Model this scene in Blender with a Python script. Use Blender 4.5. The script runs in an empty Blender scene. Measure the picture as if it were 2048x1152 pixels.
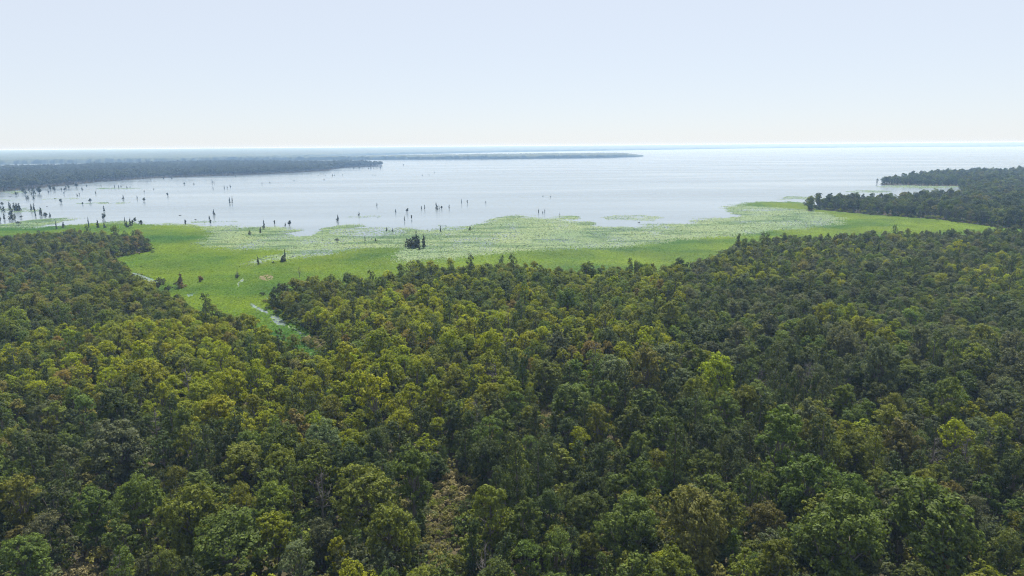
import bpy, math, random
import numpy as np
from mathutils import Matrix, Vector

# ------------------------------------------------------------------ camera, world, sun, exposure
scene = bpy.context.scene
W, H, FPX = 2048.0, 1152.0, 1384.0
CAM_H, PITCH, ROLL = 80.0, math.radians(11.6), math.radians(0.45)
fwd = np.array([0, math.cos(PITCH), -math.sin(PITCH)])
up0 = np.array([0, math.sin(PITCH), math.cos(PITCH)])
rt0 = np.array([1.0, 0, 0])
rt = rt0 * math.cos(ROLL) - up0 * math.sin(ROLL)
up = up0 * math.cos(ROLL) + rt0 * math.sin(ROLL)
cam_d = bpy.data.cameras.new('camera')
cam_d.sensor_width = 36.0
cam_d.lens = 36.0 * FPX / W
cam_d.clip_start, cam_d.clip_end = 0.5, 60000
cam = bpy.data.objects.new('camera', cam_d)
scene.collection.objects.link(cam)
M = Matrix((rt, up, -fwd)).transposed().to_4x4()
M.translation = (0, 0, CAM_H)
cam.matrix_world = M
scene.camera = cam

SUN_EL, SUN_AZ = math.radians(59), math.radians(12)      # azimuth to the right of the view direction (+Y)
world = bpy.data.worlds.new('World'); scene.world = world; world.use_nodes = True
wn = world.node_tree.nodes; wl = world.node_tree.links
for n in list(wn): wn.remove(n)
sky = wn.new('ShaderNodeTexSky'); sky.sky_type = 'NISHITA'; sky.sun_disc = False
sky.sun_elevation = SUN_EL; sky.sun_rotation = SUN_AZ
sky.altitude = 100; sky.air_density = 0.9; sky.dust_density = 0.3; sky.ozone_density = 4.0
bg = wn.new('ShaderNodeBackground'); bg.inputs['Strength'].default_value = 0.069
wo = wn.new('ShaderNodeOutputWorld')
veil = wn.new('ShaderNodeMix'); veil.data_type = 'RGBA'; veil.inputs[0].default_value = 0.72      # thin even veil of high haze
veil.inputs[7].default_value = (7.75, 8.15, 8.8, 1)
wl.new(sky.outputs[0], veil.inputs[6]); wl.new(veil.outputs[2], bg.inputs[0]); wl.new(bg.outputs[0], wo.inputs[0])
sd = bpy.data.lights.new('sun', 'SUN'); sd.energy = 5.0; sd.angle = math.radians(0.55); sd.color = (1.0, 0.95, 0.87)
sun = bpy.data.objects.new('sun', sd); scene.collection.objects.link(sun)
sdir = Vector((math.sin(SUN_AZ) * math.cos(SUN_EL), math.cos(SUN_AZ) * math.cos(SUN_EL), math.sin(SUN_EL)))
sun.rotation_euler = sdir.to_track_quat('Z', 'Y').to_euler()
vs = scene.view_settings
vs.view_transform = 'Standard'; vs.look = 'None'; vs.exposure = 0.7; vs.gamma = 1.0; vs.use_curve_mapping = False
scene.render.engine = 'CYCLES'
cy = scene.cycles
cy.use_denoising = True; cy.denoising_prefilter = 'NONE'; cy.filter_width = 1.1
cy.max_bounces = 5; cy.diffuse_bounces = 2; cy.glossy_bounces = 2; cy.transmission_bounces = 2; cy.volume_bounces = 1; cy.transparent_max_bounces = 4
cy.use_adaptive_sampling = False

# ------------------------------------------------------------------ helpers
rng = np.random.default_rng(11)
random.seed(5)
COL = scene.collection

def gp(px, py, z=0.0):
    """pixel of the 2048-wide photograph -> point of the plane at height z"""
    d = fwd + rt * ((px - W / 2) / FPX) + up * ((H / 2 - py) / FPX)
    t = (z - CAM_H) / d[2]
    return np.array([d[0] * t, d[1] * t, z])

def proj(p):
    v = np.asarray(p, float) - np.array([0, 0, CAM_H])
    w = v @ fwd
    w = np.where(w < 1, 1, w)
    return W / 2 + FPX * (v @ rt) / w, H / 2 - FPX * (v @ up) / w, w

def hash2(ix, iy, seed):
    h = (ix.astype(np.int64) * 374761393 + iy.astype(np.int64) * 668265263 + seed * 974634777) & 0x7fffffff
    h = ((h ^ (h >> 13)) * 1274126177) & 0x7fffffff
    h = h ^ (h >> 16)
    return (h & 0xffff) / 65535.0

def vnoise(x, y, seed=0):
    x = np.asarray(x, float); y = np.asarray(y, float)
    ix = np.floor(x); iy = np.floor(y); fx = x - ix; fy = y - iy
    fx = fx * fx * (3 - 2 * fx); fy = fy * fy * (3 - 2 * fy)
    a = hash2(ix, iy, seed); b = hash2(ix + 1, iy, seed); c = hash2(ix, iy + 1, seed); d = hash2(ix + 1, iy + 1, seed)
    return (a * (1 - fx) + b * fx) * (1 - fy) + (c * (1 - fx) + d * fx) * fy

def fbm(x, y, seed=0, oct=3):
    s = 0; a = 0.5; t = 0
    for k in range(oct):
        s = s + a * vnoise(np.asarray(x) * 2 ** k, np.asarray(y) * 2 ** k, seed + k * 17); t += a; a *= 0.5
    return s / t

def pip(P, poly):
    """points P (n,2) inside polygon"""
    x = P[:, 0]; y = P[:, 1]; inside = np.zeros(len(P), bool)
    n = len(poly); j = n - 1
    for i in range(n):
        xi, yi = poly[i]; xj, yj = poly[j]
        c = ((yi > y) != (yj > y)) & (x < (xj - xi) * (y - yi) / ((yj - yi) if abs(yj - yi) > 1e-12 else 1e-12) + xi)
        inside ^= c
        j = i
    return inside

def wpoly(pts, z=0.0):
    """pixel outline (x, y[, height of what is seen there]) -> world outline"""
    out = []
    for p in pts:
        q = gp(p[0], p[1], p[2] if len(p) > 2 else z)
        out.append((q[0], q[1]))
    return out

def mesh_np(name, v, faces_flat, nper, mats=(), smooth=False, mat_idx=None):
    v = np.asarray(v, np.float32)
    me = bpy.data.meshes.new(name)
    nf = len(faces_flat) // nper
    me.vertices.add(len(v)); me.vertices.foreach_set('co', v.ravel())
    me.loops.add(len(faces_flat)); me.loops.foreach_set('vertex_index', np.asarray(faces_flat, np.int32))
    me.polygons.add(nf)
    me.polygons.foreach_set('loop_start', np.arange(0, nf * nper, nper, dtype=np.int32))
    me.polygons.foreach_set('loop_total', np.full(nf, nper, np.int32))
    me.update(calc_edges=True)
    for m in mats: me.materials.append(m)
    if mat_idx is not None: me.polygons.foreach_set('material_index', np.asarray(mat_idx, np.int32))
    if smooth: me.polygons.foreach_set('use_smooth', np.ones(nf, bool))
    return me

def link(name, data, parent=None, kind=None, label=None, cat=None, group=None):
    o = bpy.data.objects.new(name, data); COL.objects.link(o)
    if parent: o.parent = parent
    if kind: o['kind'] = kind
    if label: o['label'] = label
    if cat: o['category'] = cat
    if group: o['group'] = group
    return o

# ------------------------------------------------------------------ materials
def new_mat(name):
    m = bpy.data.materials.new(name); m.use_nodes = True
    nt = m.node_tree
    for n in list(nt.nodes): nt.nodes.remove(n)
    out = nt.nodes.new('ShaderNodeOutputMaterial')
    return m, nt, out

def ramp(nt, fac, stops):
    r = nt.nodes.new('ShaderNodeValToRGB')
    e = r.color_ramp.elements
    e[0].position, e[0].color = stops[0][0], (*stops[0][1], 1)
    e[1].position, e[1].color = stops[-1][0], (*stops[-1][1], 1)
    for p, c in stops[1:-1]:
        k = e.new(p); k.color = (*c, 1)
    nt.links.new(fac, r.inputs[0])
    return r.outputs[0]

def noise(nt, scale, detail=3, vec=None, rough=0.55):
    n = nt.nodes.new('ShaderNodeTexNoise'); n.inputs['Scale'].default_value = scale
    n.inputs['Detail'].default_value = detail; n.inputs['Roughness'].default_value = rough
    if vec is not None: nt.links.new(vec, n.inputs['Vector'])
    return n.outputs[0]

def mul(nt, a, b):
    x = nt.nodes.new('ShaderNodeMix'); x.data_type = 'RGBA'; x.blend_type = 'MULTIPLY'; x.inputs[0].default_value = 1.0
    nt.links.new(a, x.inputs[6]); nt.links.new(b, x.inputs[7])
    return x.outputs[2]

def foliage_mat(name, translucent=0.35, rough=0.55, spec=0.3, attr_type='INSTANCER', lo=0.6, hi=1.45):
    m, nt, out = new_mat(name)
    at = nt.nodes.new('ShaderNodeAttribute'); at.attribute_type = attr_type; at.attribute_name = 'tint'
    lr = nt.nodes.new('ShaderNodeAttribute'); lr.attribute_type = 'GEOMETRY'; lr.attribute_name = 'leafrand'
    var = ramp(nt, lr.outputs['Fac'], [(0, (lo, lo, lo)), (0.5, (0.95, 0.97, 0.95)), (0.85, (hi * 0.9, hi * 0.9, hi * 0.85)), (1, (hi * 1.08, hi * 1.08, hi * 0.9))])
    c = mul(nt, at.outputs['Color'], var)
    p = nt.nodes.new('ShaderNodeBsdfPrincipled')
    p.inputs['Roughness'].default_value = rough; p.inputs['Specular IOR Level'].default_value = spec
    nt.links.new(c, p.inputs['Base Color'])
    tr = nt.nodes.new('ShaderNodeBsdfTranslucent')
    g = nt.nodes.new('ShaderNodeMix'); g.data_type = 'RGBA'; g.blend_type = 'MULTIPLY'; g.inputs[0].default_value = 1
    g.inputs[7].default_value = (1.35, 1.35, 0.75, 1); nt.links.new(c, g.inputs[6])
    nt.links.new(g.outputs[2], tr.inputs[0])
    mx = nt.nodes.new('ShaderNodeMixShader'); mx.inputs[0].default_value = translucent
    nt.links.new(p.outputs[0], mx.inputs[1]); nt.links.new(tr.outputs[0], mx.inputs[2])
    nt.links.new(mx.outputs[0], out.inputs['Surface'])
    return m

def plain_mat(name, c1, c2, scale, rough=0.9, spec=0.2, bump=0.0):
    m, nt, out = new_mat(name)
    tc = nt.nodes.new('ShaderNodeTexCoord')
    n = noise(nt, scale, 5, tc.outputs['Object'])
    col = ramp(nt, n, [(0.3, c1), (0.7, c2)])
    p = nt.nodes.new('ShaderNodeBsdfPrincipled'); p.inputs['Roughness'].default_value = rough
    p.inputs['Specular IOR Level'].default_value = spec
    nt.links.new(col, p.inputs['Base Color'])
    if bump:
        b = nt.nodes.new('ShaderNodeBump'); b.inputs['Strength'].default_value = bump; b.inputs['Distance'].default_value = 0.3
        nt.links.new(n, b.inputs['Height']); nt.links.new(b.outputs[0], p.inputs['Normal'])
    nt.links.new(p.outputs[0], out.inputs['Surface'])
    return m

MAT_LEAF = foliage_mat('foliage', 0.42, 0.6, 0.15)
MAT_FAR = foliage_mat('far_foliage', 0.25)
MAT_PAD = foliage_mat('lily_leaf', 0.2, 0.6, 0.12, 'GEOMETRY', 0.86, 1.14)
MAT_REED = foliage_mat('marsh_leaf', 0.4, 0.6, 0.08, 'GEOMETRY', 0.85, 1.15)
MAT_BARK = plain_mat('bark', (0.08, 0.07, 0.055), (0.20, 0.18, 0.15), 3.0)
MAT_DEAD = plain_mat('dead_wood', (0.10, 0.09, 0.08), (0.20, 0.185, 0.165), 3.0)
MAT_FLOOR = plain_mat('forest_floor', (0.03, 0.03, 0.015), (0.08, 0.065, 0.03), 0.25, bump=0.4)
MAT_MARSH = plain_mat('marsh_mud', (0.05, 0.10, 0.02), (0.09, 0.15, 0.03), 0.08)

def water_mat(name):
    m, nt, out = new_mat(name)
    tc = nt.nodes.new('ShaderNodeTexCoord')
    mp = nt.nodes.new('ShaderNodeMapping'); mp.inputs['Scale'].default_value = (0.0012, 0.006, 1); mp.inputs['Rotation'].default_value = (0, 0, 0.12)
    nt.links.new(tc.outputs['Object'], mp.inputs['Vector'])
    wind = noise(nt, 1.0, 5, mp.outputs[0], 0.6)
    p = nt.nodes.new('ShaderNodeBsdfPrincipled')
    p.inputs['Base Color'].default_value = (0.14, 0.175, 0.2, 1)
    p.inputs['IOR'].default_value = 1.33
    rr = nt.nodes.new('ShaderNodeMapRange'); rr.inputs['From Min'].default_value = 0.35; rr.inputs['From Max'].default_value = 0.65
    rr.inputs['To Min'].default_value = 0.13; rr.inputs['To Max'].default_value = 0.29
    nt.links.new(wind, rr.inputs['Value']); nt.links.new(rr.outputs[0], p.inputs['Roughness'])
    rip = noise(nt, 0.5, 3, tc.outputs['Object'])
    b = nt.nodes.new('ShaderNodeBump'); b.inputs['Strength'].default_value = 0.1; b.inputs['Distance'].default_value = 0.2
    nt.links.new(rip, b.inputs['Height']); nt.links.new(b.outputs[0], p.inputs['Normal'])
    nt.links.new(p.outputs[0], out.inputs['Surface'])
    return m
MAT_WATER = water_mat('lake_water')

# ------------------------------------------------------------------ the setting: water, ground sheets
def sheet(name, poly, z, mat, rough=0.0, step=25.0, seed=1, kind='structure'):
    """a flat sheet from a world outline, its edge broken up by noise"""
    pts = []
    n = len(poly)
    for i in range(n):
        a = np.array(poly[i]); b = np.array(poly[(i + 1) % n]); L = np.linalg.norm(b - a)
        k = max(1, min(60, int(L / step)))
        for j in range(k):
            q = a + (b - a) * j / k
            if rough:
                q = q + rough * (np.array([vnoise(q[0] / step, q[1] / step, seed), vnoise(q[0] / step, q[1] / step, seed + 9)]) - 0.5) * 2
            pts.append((q[0], q[1], z))
    from mathutils.geometry import tessellate_polygon
    tris = tessellate_polygon([[Vector(p) for p in pts]])
    f = np.array(tris, np.int32)
    P = np.array(pts)
    nz = np.cross(P[f[:, 1]] - P[f[:, 0]], P[f[:, 2]] - P[f[:, 0]])[:, 2]
    f[nz < 0] = f[nz < 0][:, ::-1]
    me = mesh_np(name, P, f.ravel(), 3, (mat,))
    return link(name, me, kind=kind)

v = [(-19500, -900, 0), (19500, -900, 0), (19500, 22500, 0), (-19500, 22500, 0)]
link('lake', mesh_np('lake', v, [0, 1, 2, 3], 4, (MAT_WATER,)), kind='structure')

NF_PX = [(-300, 476, 9), (0, 472, 9), (100, 466, 9), (200, 466, 9), (288, 473, 9), (298, 480, 10), (270, 488, 8), (212, 499, 8), (222, 512, 9), (250, 534, 9),
         (270, 556, 9), (305, 576, 9), (345, 595, 9), (392, 611, 9), (440, 622, 9), (482, 634, 9), (512, 648, 9), (545, 665, 9), (585, 678, 9),
         (640, 700, 9), (662, 700, 6), (645, 678, 0), (615, 662, 0), (585, 640, 0), (560, 620, 0), (542, 606, 0), (538, 592, 6), (556, 583, 9), (600, 566, 9),
         (622, 555, 9), (690, 554, 9), (730, 560, 9), (775, 556, 9), (805, 544, 9), (832, 530, 9), (880, 534, 9), (930, 532, 9), (1010, 526, 9), (1055, 533, 9),
         (1100, 541, 9), (1180, 538, 9), (1250, 532, 9), (1320, 529, 9), (1385, 528, 9), (1432, 512, 9), (1470, 485, 9), (1510, 478, 9), (1700, 470, 9),
         (1850, 467, 9), (1990, 464, 9), (2060, 458, 9), (2400, 455, 9)]
NF = wpoly(NF_PX) + [(330, 100), (260, -150), (-260, -150), (-330, 100)]
HR_PX = [(1613, 411), (1640, 420), (1700, 426), (1760, 431), (1860, 438), (1950, 449), (1995, 456), (2100, 462), (2500, 470), (2600, 333, 14), (2048, 335, 14), (1925, 338, 14),
         (1868, 341, 14), (1830, 346, 14), (1800, 350, 14), (1760, 354, 14), (1746, 366), (1765, 369.5), (1860, 371.5), (1918, 372.5), (1935, 380, 14),
         (1900, 379, 14), (1870, 379, 14), (1830, 385, 14), (1790, 388, 14), (1690, 387, 14), (1640, 391, 14), (1622, 400, 14)]
HR = wpoly(HR_PX)
LF_PX = [(-450, 405), (0, 384), (50, 379), (100, 374), (200, 364), (300, 357), (400, 353), (500, 350), (560, 347), (600, 345), (655, 341.5), (665, 339), (690, 335.5),
         (720, 334.5), (763, 332.5), (765, 325, 14), (700, 322.5, 14), (560, 323, 14), (450, 322, 14), (200, 328, 14), (0, 333, 14), (-450, 346, 14)]
LF = wpoly(LF_PX)
sheet('forest_floor', NF, 0.30, MAT_FLOOR, 2.0, 12, 3)
sheet('headland_ground', HR, 0.30, MAT_FLOOR, 3.0, 15, 4)
sheet('far_bank_ground', LF, 0.30, MAT_FLOOR, 6.0, 40, 5)

MARSH_TOP = [(65, 457.5), (115, 453), (170, 450), (190, 446), (240, 443), (287, 449), (362, 450), (425, 453), (475, 454), (512, 455), (562, 455), (594, 462), (562, 471), (585, 474),
             (612, 473), (647, 465), (662, 456), (687, 451), (712, 450), (730, 458), (762, 457), (812, 457), (857, 462), (882, 453), (925, 454), (950, 450), (982, 442), (1000, 436),
             (1024, 432), (1090, 436), (1144, 432), (1161, 435), (1131, 442), (1174, 445), (1199, 454), (1261, 456), (1311, 451), (1374, 447), (1399, 439), (1486, 434), (1461, 425), (1449, 415),
             (1474, 410), (1511, 405), (1536, 404), (1593, 405), (1615, 409)]
MARSH_BOT = [(1640, 414), (1720, 419), (1860, 430), (2100, 448), (2100, 520), (1500, 560), (1000, 600), (760, 660), (700, 720), (640, 730), (400, 700), (200, 560), (-60, 520)]
MARSH = wpoly([(-60, 459), (0, 459)] + MARSH_TOP + MARSH_BOT)
FINGER = wpoly([(-60, 446), (0, 445), (60, 440), (110, 437), (157, 438.5), (120, 443), (95, 448), (65, 457), (0, 459), (-60, 459.5)])
GREEN = wpoly([(-60, 458), (60, 458), (115, 454), (170, 451), (240, 448), (300, 452), (370, 455), (415, 462), (400, 478), (380, 490), (398, 499), (480, 502), (558, 503), (566, 508), (500, 519), (470, 530),
               (505, 532), (560, 521), (596, 518), (640, 515), (680, 505), (740, 499), (808, 497), (776, 514), (800, 528), (860, 523), (980, 512), (1024, 506), (1100, 502), (1199, 499),
               (1274, 495), (1354, 482), (1449, 476), (1500, 471), (1536, 463), (1620, 461), (1690, 449), (1695, 438), (1650, 426), (1600, 418), (1536, 414), (1490, 411), (1511, 405),
               (1593, 405), (1615, 409)] + MARSH_BOT)
def ell(px, py, hw, hh, n=18):
    return wpoly([(px + hw * math.cos(a), py + hh * math.sin(a)) for a in np.linspace(0, 2 * math.pi, n, endpoint=False)])
PATCHES = [ell(30, 421, 52, 4), ell(205, 406.5, 48, 1.2), ell(130, 397.5, 38, 0.9), ell(235, 377, 48, 1.1), ell(12, 400.5, 26, 1.2), ell(28, 384, 20, 2.6), ell(430, 443, 40, 1.6),
           ell(1267, 436, 62, 5.2), ell(735, 463, 60, 6), ell(735, 434, 30, 1.2), ell(1840, 373.5, 85, 3.5), ell(1590, 396, 35, 3), ell(1735, 383, 45, 2.5)]
POOLS = [wpoly([(264, 545), (284, 550), (300, 557), (318, 565), (306, 568), (286, 562), (270, 553)]), wpoly([(370, 589), (388, 588), (387, 593), (379, 596), (371, 593)]),
         wpoly([(483, 556), (488, 560), (485, 566), (479, 574), (475, 577), (477, 568)]), wpoly([(542, 632), (552, 630), (562, 637), (573, 649), (566, 653), (552, 651), (540, 643)]),
         wpoly([(527, 594), (536, 597), (541, 604), (535, 602)]), wpoly([(500, 606), (508, 610), (522, 617), (540, 625), (538, 630), (520, 624), (505, 616)]), wpoly([(573, 650), (584, 655), (600, 664), (612, 674), (606, 675), (590, 664), (574, 656)])]
GREEN_SHEET = GREEN
sheet('marsh', GREEN_SHEET, 0.05, MAT_MARSH, 3.0, 15, 6)
for i, p in enumerate(POOLS):
    sheet('pool', p, 0.12, MAT_WATER, 0.8, 4, 20 + i)

def near_any(P, polys):
    r = np.zeros(len(P), bool)
    for q in polys: r |= pip(P, q)
    return r

# ---- marsh plants: floating leaves and tall green marsh leaves, real small leaves in one mesh each
def quads(C, N, size, aspect, rg, diamond=True):
    """quads with centres C, normals N"""
    n = len(C)
    N = N / (np.linalg.norm(N, axis=1, keepdims=True) + 1e-9)
    r = rg.normal(size=(n, 3))
    U = np.cross(N, r); U /= (np.linalg.norm(U, axis=1, keepdims=True) + 1e-9)
    V = np.cross(N, U)
    s = size.reshape(-1, 1)
    a = U * s * 0.5; b = V * s * 0.5 * aspect
    if diamond: q = np.stack([C - a, C - b, C + a, C + b], 1)
    else: q = np.stack([C - a - b, C + a - b, C + a + b, C - a + b], 1)
    return q.reshape(-1, 3)

def cloud_mesh(name, q, mat, leafrand, tint=None):
    nq = len(q) // 4
    me = mesh_np(name, q, np.arange(nq * 4), 4, (mat,))
    a = me.attributes.new('leafrand', 'FLOAT', 'FACE'); a.data.foreach_set('value', np.asarray(leafrand, np.float32))
    if tint is not None:
        t = me.attributes.new('tint', 'FLOAT_COLOR', 'FACE')
        t.data.foreach_set('color', np.concatenate([tint, np.ones((nq, 1))], 1).astype(np.float32).ravel())
    return me

def jgrid(x0, x1, y0, y1, s, rg):
    X, Y = np.meshgrid(np.arange(x0, x1, s), np.arange(y0, y1, s))
    P = np.stack([X.ravel(), Y.ravel()], 1)
    return P + rg.uniform(-0.5, 0.5, P.shape) * s

def in_view(P, margin=160, z=6.0, top=-50):
    px, py, w = proj(np.concatenate([P, np.full((len(P), 1), z)], 1))
    return (px > -margin) & (px < W + margin) & (py < H + 260) & (py > top) & (P[:, 1] > 30)

bb = np.array(MARSH)
P = jgrid(bb[:, 0].min(), bb[:, 0].max(), bb[:, 1].min(), bb[:, 1].max() + 40, 0.85, rng)
P = P[in_view(P, 60, 0)]
jit = np.stack([fbm(P[:, 0] / 14, P[:, 1] / 14, 31) - 0.5, fbm(P[:, 0] / 14, P[:, 1] / 14, 57) - 0.5], 1)
fz = rng.normal(size=P.shape)
Pj = P + jit * np.array([26, 34]) + fz * np.array([2.0, 6.0])
land = pip(P, NF) | pip(P, HR)
marsh = (pip(Pj, MARSH) | pip(Pj, FINGER)) & ~land
green = pip(P + jit * 20 + fz * np.array([3.0, 8.0]), GREEN) & marsh
pool = near_any(P + jit * 4, POOLS)
lily = marsh & ~green & ~pool
dens = fbm(P[:, 0] / 22, P[:, 1] / 40, 71, 4)
film = pip(P, ell(735, 464, 80, 9)) | pip(P, ell(890, 457, 45, 4)) | pip(P, ell(1085, 435, 45, 3.5)) | pip(P, ell(1530, 420, 60, 3))
keep = rng.random(len(P)) < np.where(film, 0.30 + 0.5 * (dens - 0.5), np.clip(0.8 + 1.9 * (dens - 0.42), 0.45, 1.0))
L = P[(lily & keep) | (pool & ~land & (rng.random(len(P)) < 0.38))]
# patches out on the lake
extra = []
for i, e in enumerate(PATCHES):
    E = np.array(e)
    Q = jgrid(E[:, 0].min() - 6, E[:, 0].max() + 6, E[:, 1].min() - 10, E[:, 1].max() + 10, 1.5, rng)
    jq = np.stack([fbm(Q[:, 0] / 10, Q[:, 1] / 20, 91) - 0.5, fbm(Q[:, 0] / 10, Q[:, 1] / 20, 93) - 0.5], 1)
    dn = fbm(Q[:, 0] / 12, Q[:, 1] / 30, 95 + i, 3)
    k = pip(Q + jq * np.array([30, 45]), e) & (rng.random(len(Q)) < np.clip(0.75 + 2.2 * (dn - 0.5), 0.1, 1)) & ~pip(Q, HR) & ~pip(Q, MARSH) & ~pip(Q, LF)
    extra.append(Q[k])
L = np.concatenate([L] + extra)
n = len(L)
hgt = np.clip(0.12 + 0.5 * (fbm(L[:, 0] / 9, L[:, 1] / 9, 5) - 0.35), 0.06, 0.5)
C = np.concatenate([L, (hgt * rng.uniform(0.4, 1.3, n))[:, None] + 0.05], 1)
Nn = rng.normal(size=(n, 3)) * 0.16 + np.array([0, -0.05, 1.0])
tone = fbm(L[:, 0] / 60, L[:, 1] / 90, 41, 3)[:, None]
tint = np.where(tone > 0.5, 1, 0) * 0 + (np.array([0.125, 0.215, 0.105]) * (1 - tone) + np.array([0.24, 0.30, 0.125]) * tone)
band = fbm(L[:, 0] / 38, L[:, 1] / 11, 47, 4)[:, None]
tint = tint * np.array([0.62, 0.74, 0.62]) ** np.clip((band - 0.52) * 9, 0, 1.6)
q = quads(C, Nn, rng.uniform(0.65, 1.25, n), 0.9, rng, False)
link('lily_pads', cloud_mesh('lily_pads', q, MAT_PAD, rng.random(n), tint), kind='stuff', label='pale green floating lily pads spreading over the shallow lake margin', cat='lily pads')
# tall green marsh plants
G = P[green & ~pool]
n = len(G)
ton = fbm(G[:, 0] / 45, G[:, 1] / 70, 111, 4)[:, None]
ton2 = fbm(G[:, 0] / 18, G[:, 1] / 30, 113, 3)[:, None]
ton3 = fbm(G[:, 0] / 90, G[:, 1] / 26, 117, 3)[:, None]
ton = np.clip((0.6 * ton + 0.4 * ton3 - 0.5) * 3.0 + 0.55, 0, 1)
tG = np.array([0.046, 0.135, 0.009]) * (1 - ton) + np.array([0.16, 0.238, 0.004]) * ton
tG = tG * (0.8 + 0.4 * ton2)
sandy = pip(G, ell(533, 557, 14, 6)) & (rng.random(n) < 0.7)
tG[sandy] = np.array([0.30, 0.24, 0.15])
C = np.concatenate([G, rng.uniform(0.25, 0.8, n)[:, None] * (0.6 + 0.8 * ton2)], 1)
Nn = rng.normal(size=(n, 3)) * 0.15 + np.array([0, -0.25, 0.85])
q = quads(C, Nn, rng.uniform(0.7, 1.2, n), 0.8, rng, False)
link('marsh_plants', cloud_mesh('marsh_plants', q, MAT_REED, rng.random(n), tG), kind='stuff', label='bright yellow green marsh plants covering the wet meadow', cat='marsh plants')

# ------------------------------------------------------------------ tree builders
def tube(path, radii, sides=6):
    """tapered tube: verts, quad list"""
    path = np.asarray(path, float); k = len(path); V = []
    for i in range(k):
        t = path[min(i + 1, k - 1)] - path[max(i - 1, 0)]; t /= np.linalg.norm(t) + 1e-9
        a = np.cross(t, [0.3, 0.9, 0.1]); a /= np.linalg.norm(a) + 1e-9
        b = np.cross(t, a)
        for s in range(sides):
            an = 2 * math.pi * s / sides
            V.append(path[i] + radii[i] * (a * math.cos(an) + b * math.sin(an)))
    F = []
    for i in range(k - 1):
        for s in range(sides):
            s2 = (s + 1) % sides
            F += [i * sides + s, i * sides + s2, (i + 1) * sides + s2, (i + 1) * sides + s]
    return np.array(V), np.array(F)

def join_tubes(tubes):
    V = []; F = []; o = 0
    for v_, f_ in tubes:
        V.append(v_); F.append(f_ + o); o += len(v_)
    return np.concatenate(V), np.concatenate(F)

def limb(a, b, r0, r1, rg, k=4, bend=0.5):
    a = np.asarray(a, float); b = np.asarray(b, float)
    pts = [a + (b - a) * t + (rg.normal(size=3) * bend * math.sin(math.pi * t)) for t in np.linspace(0, 1, k)]
    return tube(pts, np.linspace(r0, r1, k), 5)

def clumps(centres, radii, per, nleaf, size, rg, lowcut=-0.35, spread=0.32, aspect=0.6, flat=0.85):
    """leaf sprays gathered in clumps on the skin of every lobe"""
    Cs = []; Ns = []
    for c, r in zip(centres, radii):
        r = np.asarray(r, float)
        d = rg.normal(size=(per * 3, 3)); d /= np.linalg.norm(d, axis=1, keepdims=True)
        d = d[d[:, 2] > lowcut][:per]
        cc = c + d * r * rg.uniform(0.82, 1.08, (len(d), 1))
        sp = r.mean() * spread
        for p_, dd in zip(cc, d):
            m = max(3, int(nleaf * rg.uniform(0.6, 1.4)))
            e = rg.normal(size=(m, 3)); e /= np.linalg.norm(e, axis=1, keepdims=True)
            e *= rg.uniform(0.25, 1.0, (m, 1)) ** 0.5
            e[:, 2] *= flat
            Cs.append(p_ + e * sp)
            Ns.append(e * 0.9 + dd * 0.5 + np.array([0, 0, 0.6]) + rg.normal(size=(m, 3)) * 0.45)
    Cs = np.concatenate(Cs); Ns = np.concatenate(Ns)
    return Cs, Ns, size * rg.uniform(0.6, 1.4, len(Cs)), aspect

def tree_broad(rg, R, Ht, base, nl, per=15, nleaf=34, size=0.44, top_flat=1.0, spread=0.34):
    """dome of lobes on spreading limbs"""
    hc = (Ht - base)
    cen = []; rad = []
    for k in range(nl):
        az = k * 2.399 + rg.uniform(-0.4, 0.4)
        u = (k + 0.5) / nl                                 # 0 top .. 1 rim
        rr = R * 0.74 * math.sqrt(u) * rg.uniform(0.65, 1.25)
        z = base + hc * (0.80 * math.sqrt(max(0.03, 1 - 0.86 * u * top_flat)) - 0.06) + rg.uniform(-0.12, 0.10) * hc
        r = R * rg.uniform(0.24, 0.46)
        cen.append(np.array([rr * math.cos(az), rr * math.sin(az), z])); rad.append((r, r, r * rg.uniform(0.7, 0.95)))
    for k in range(max(3, nl // 3)):                        # lower, inner lobes
        az = rg.uniform(0, 6.28); rr = R * rg.uniform(0.3, 0.7); r = R * rg.uniform(0.25, 0.38)
        cen.append(np.array([rr * math.cos(az), rr * math.sin(az), base + hc * rg.uniform(0.02, 0.3)])); rad.append((r, r, r * 0.9))
    for k in range(max(4, nl // 3)):                        # a skirt of low growth round the stem
        az = rg.uniform(0, 6.28); rr = R * rg.uniform(0.15, 0.5); r = R * rg.uniform(0.22, 0.34)
        cen.append(np.array([rr * math.cos(az), rr * math.sin(az), base * rg.uniform(0.3, 0.95)])); rad.append((r, r, r * 1.1))
    leaf = clumps(cen, rad, per, nleaf, size, rg, spread=spread)
    tr = []
    fork = np.array([rg.uniform(-0.4, 0.4), rg.uniform(-0.4, 0.4), base * 0.9])
    tr.append(tube([(0, 0, -0.3), (fork[0] * 0.4, fork[1] * 0.4, base * 0.5), fork, fork + np.array([0, 0, hc * 0.45])], [R * 0.075, R * 0.058, R * 0.05, R * 0.02], 7))
    for c in cen: tr.append(limb(fork + np.array([0, 0, rg.uniform(-0.8, hc * 0.2)]), c, R * 0.03, 0.05, rg))
    return leaf, join_tubes(tr)

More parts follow.
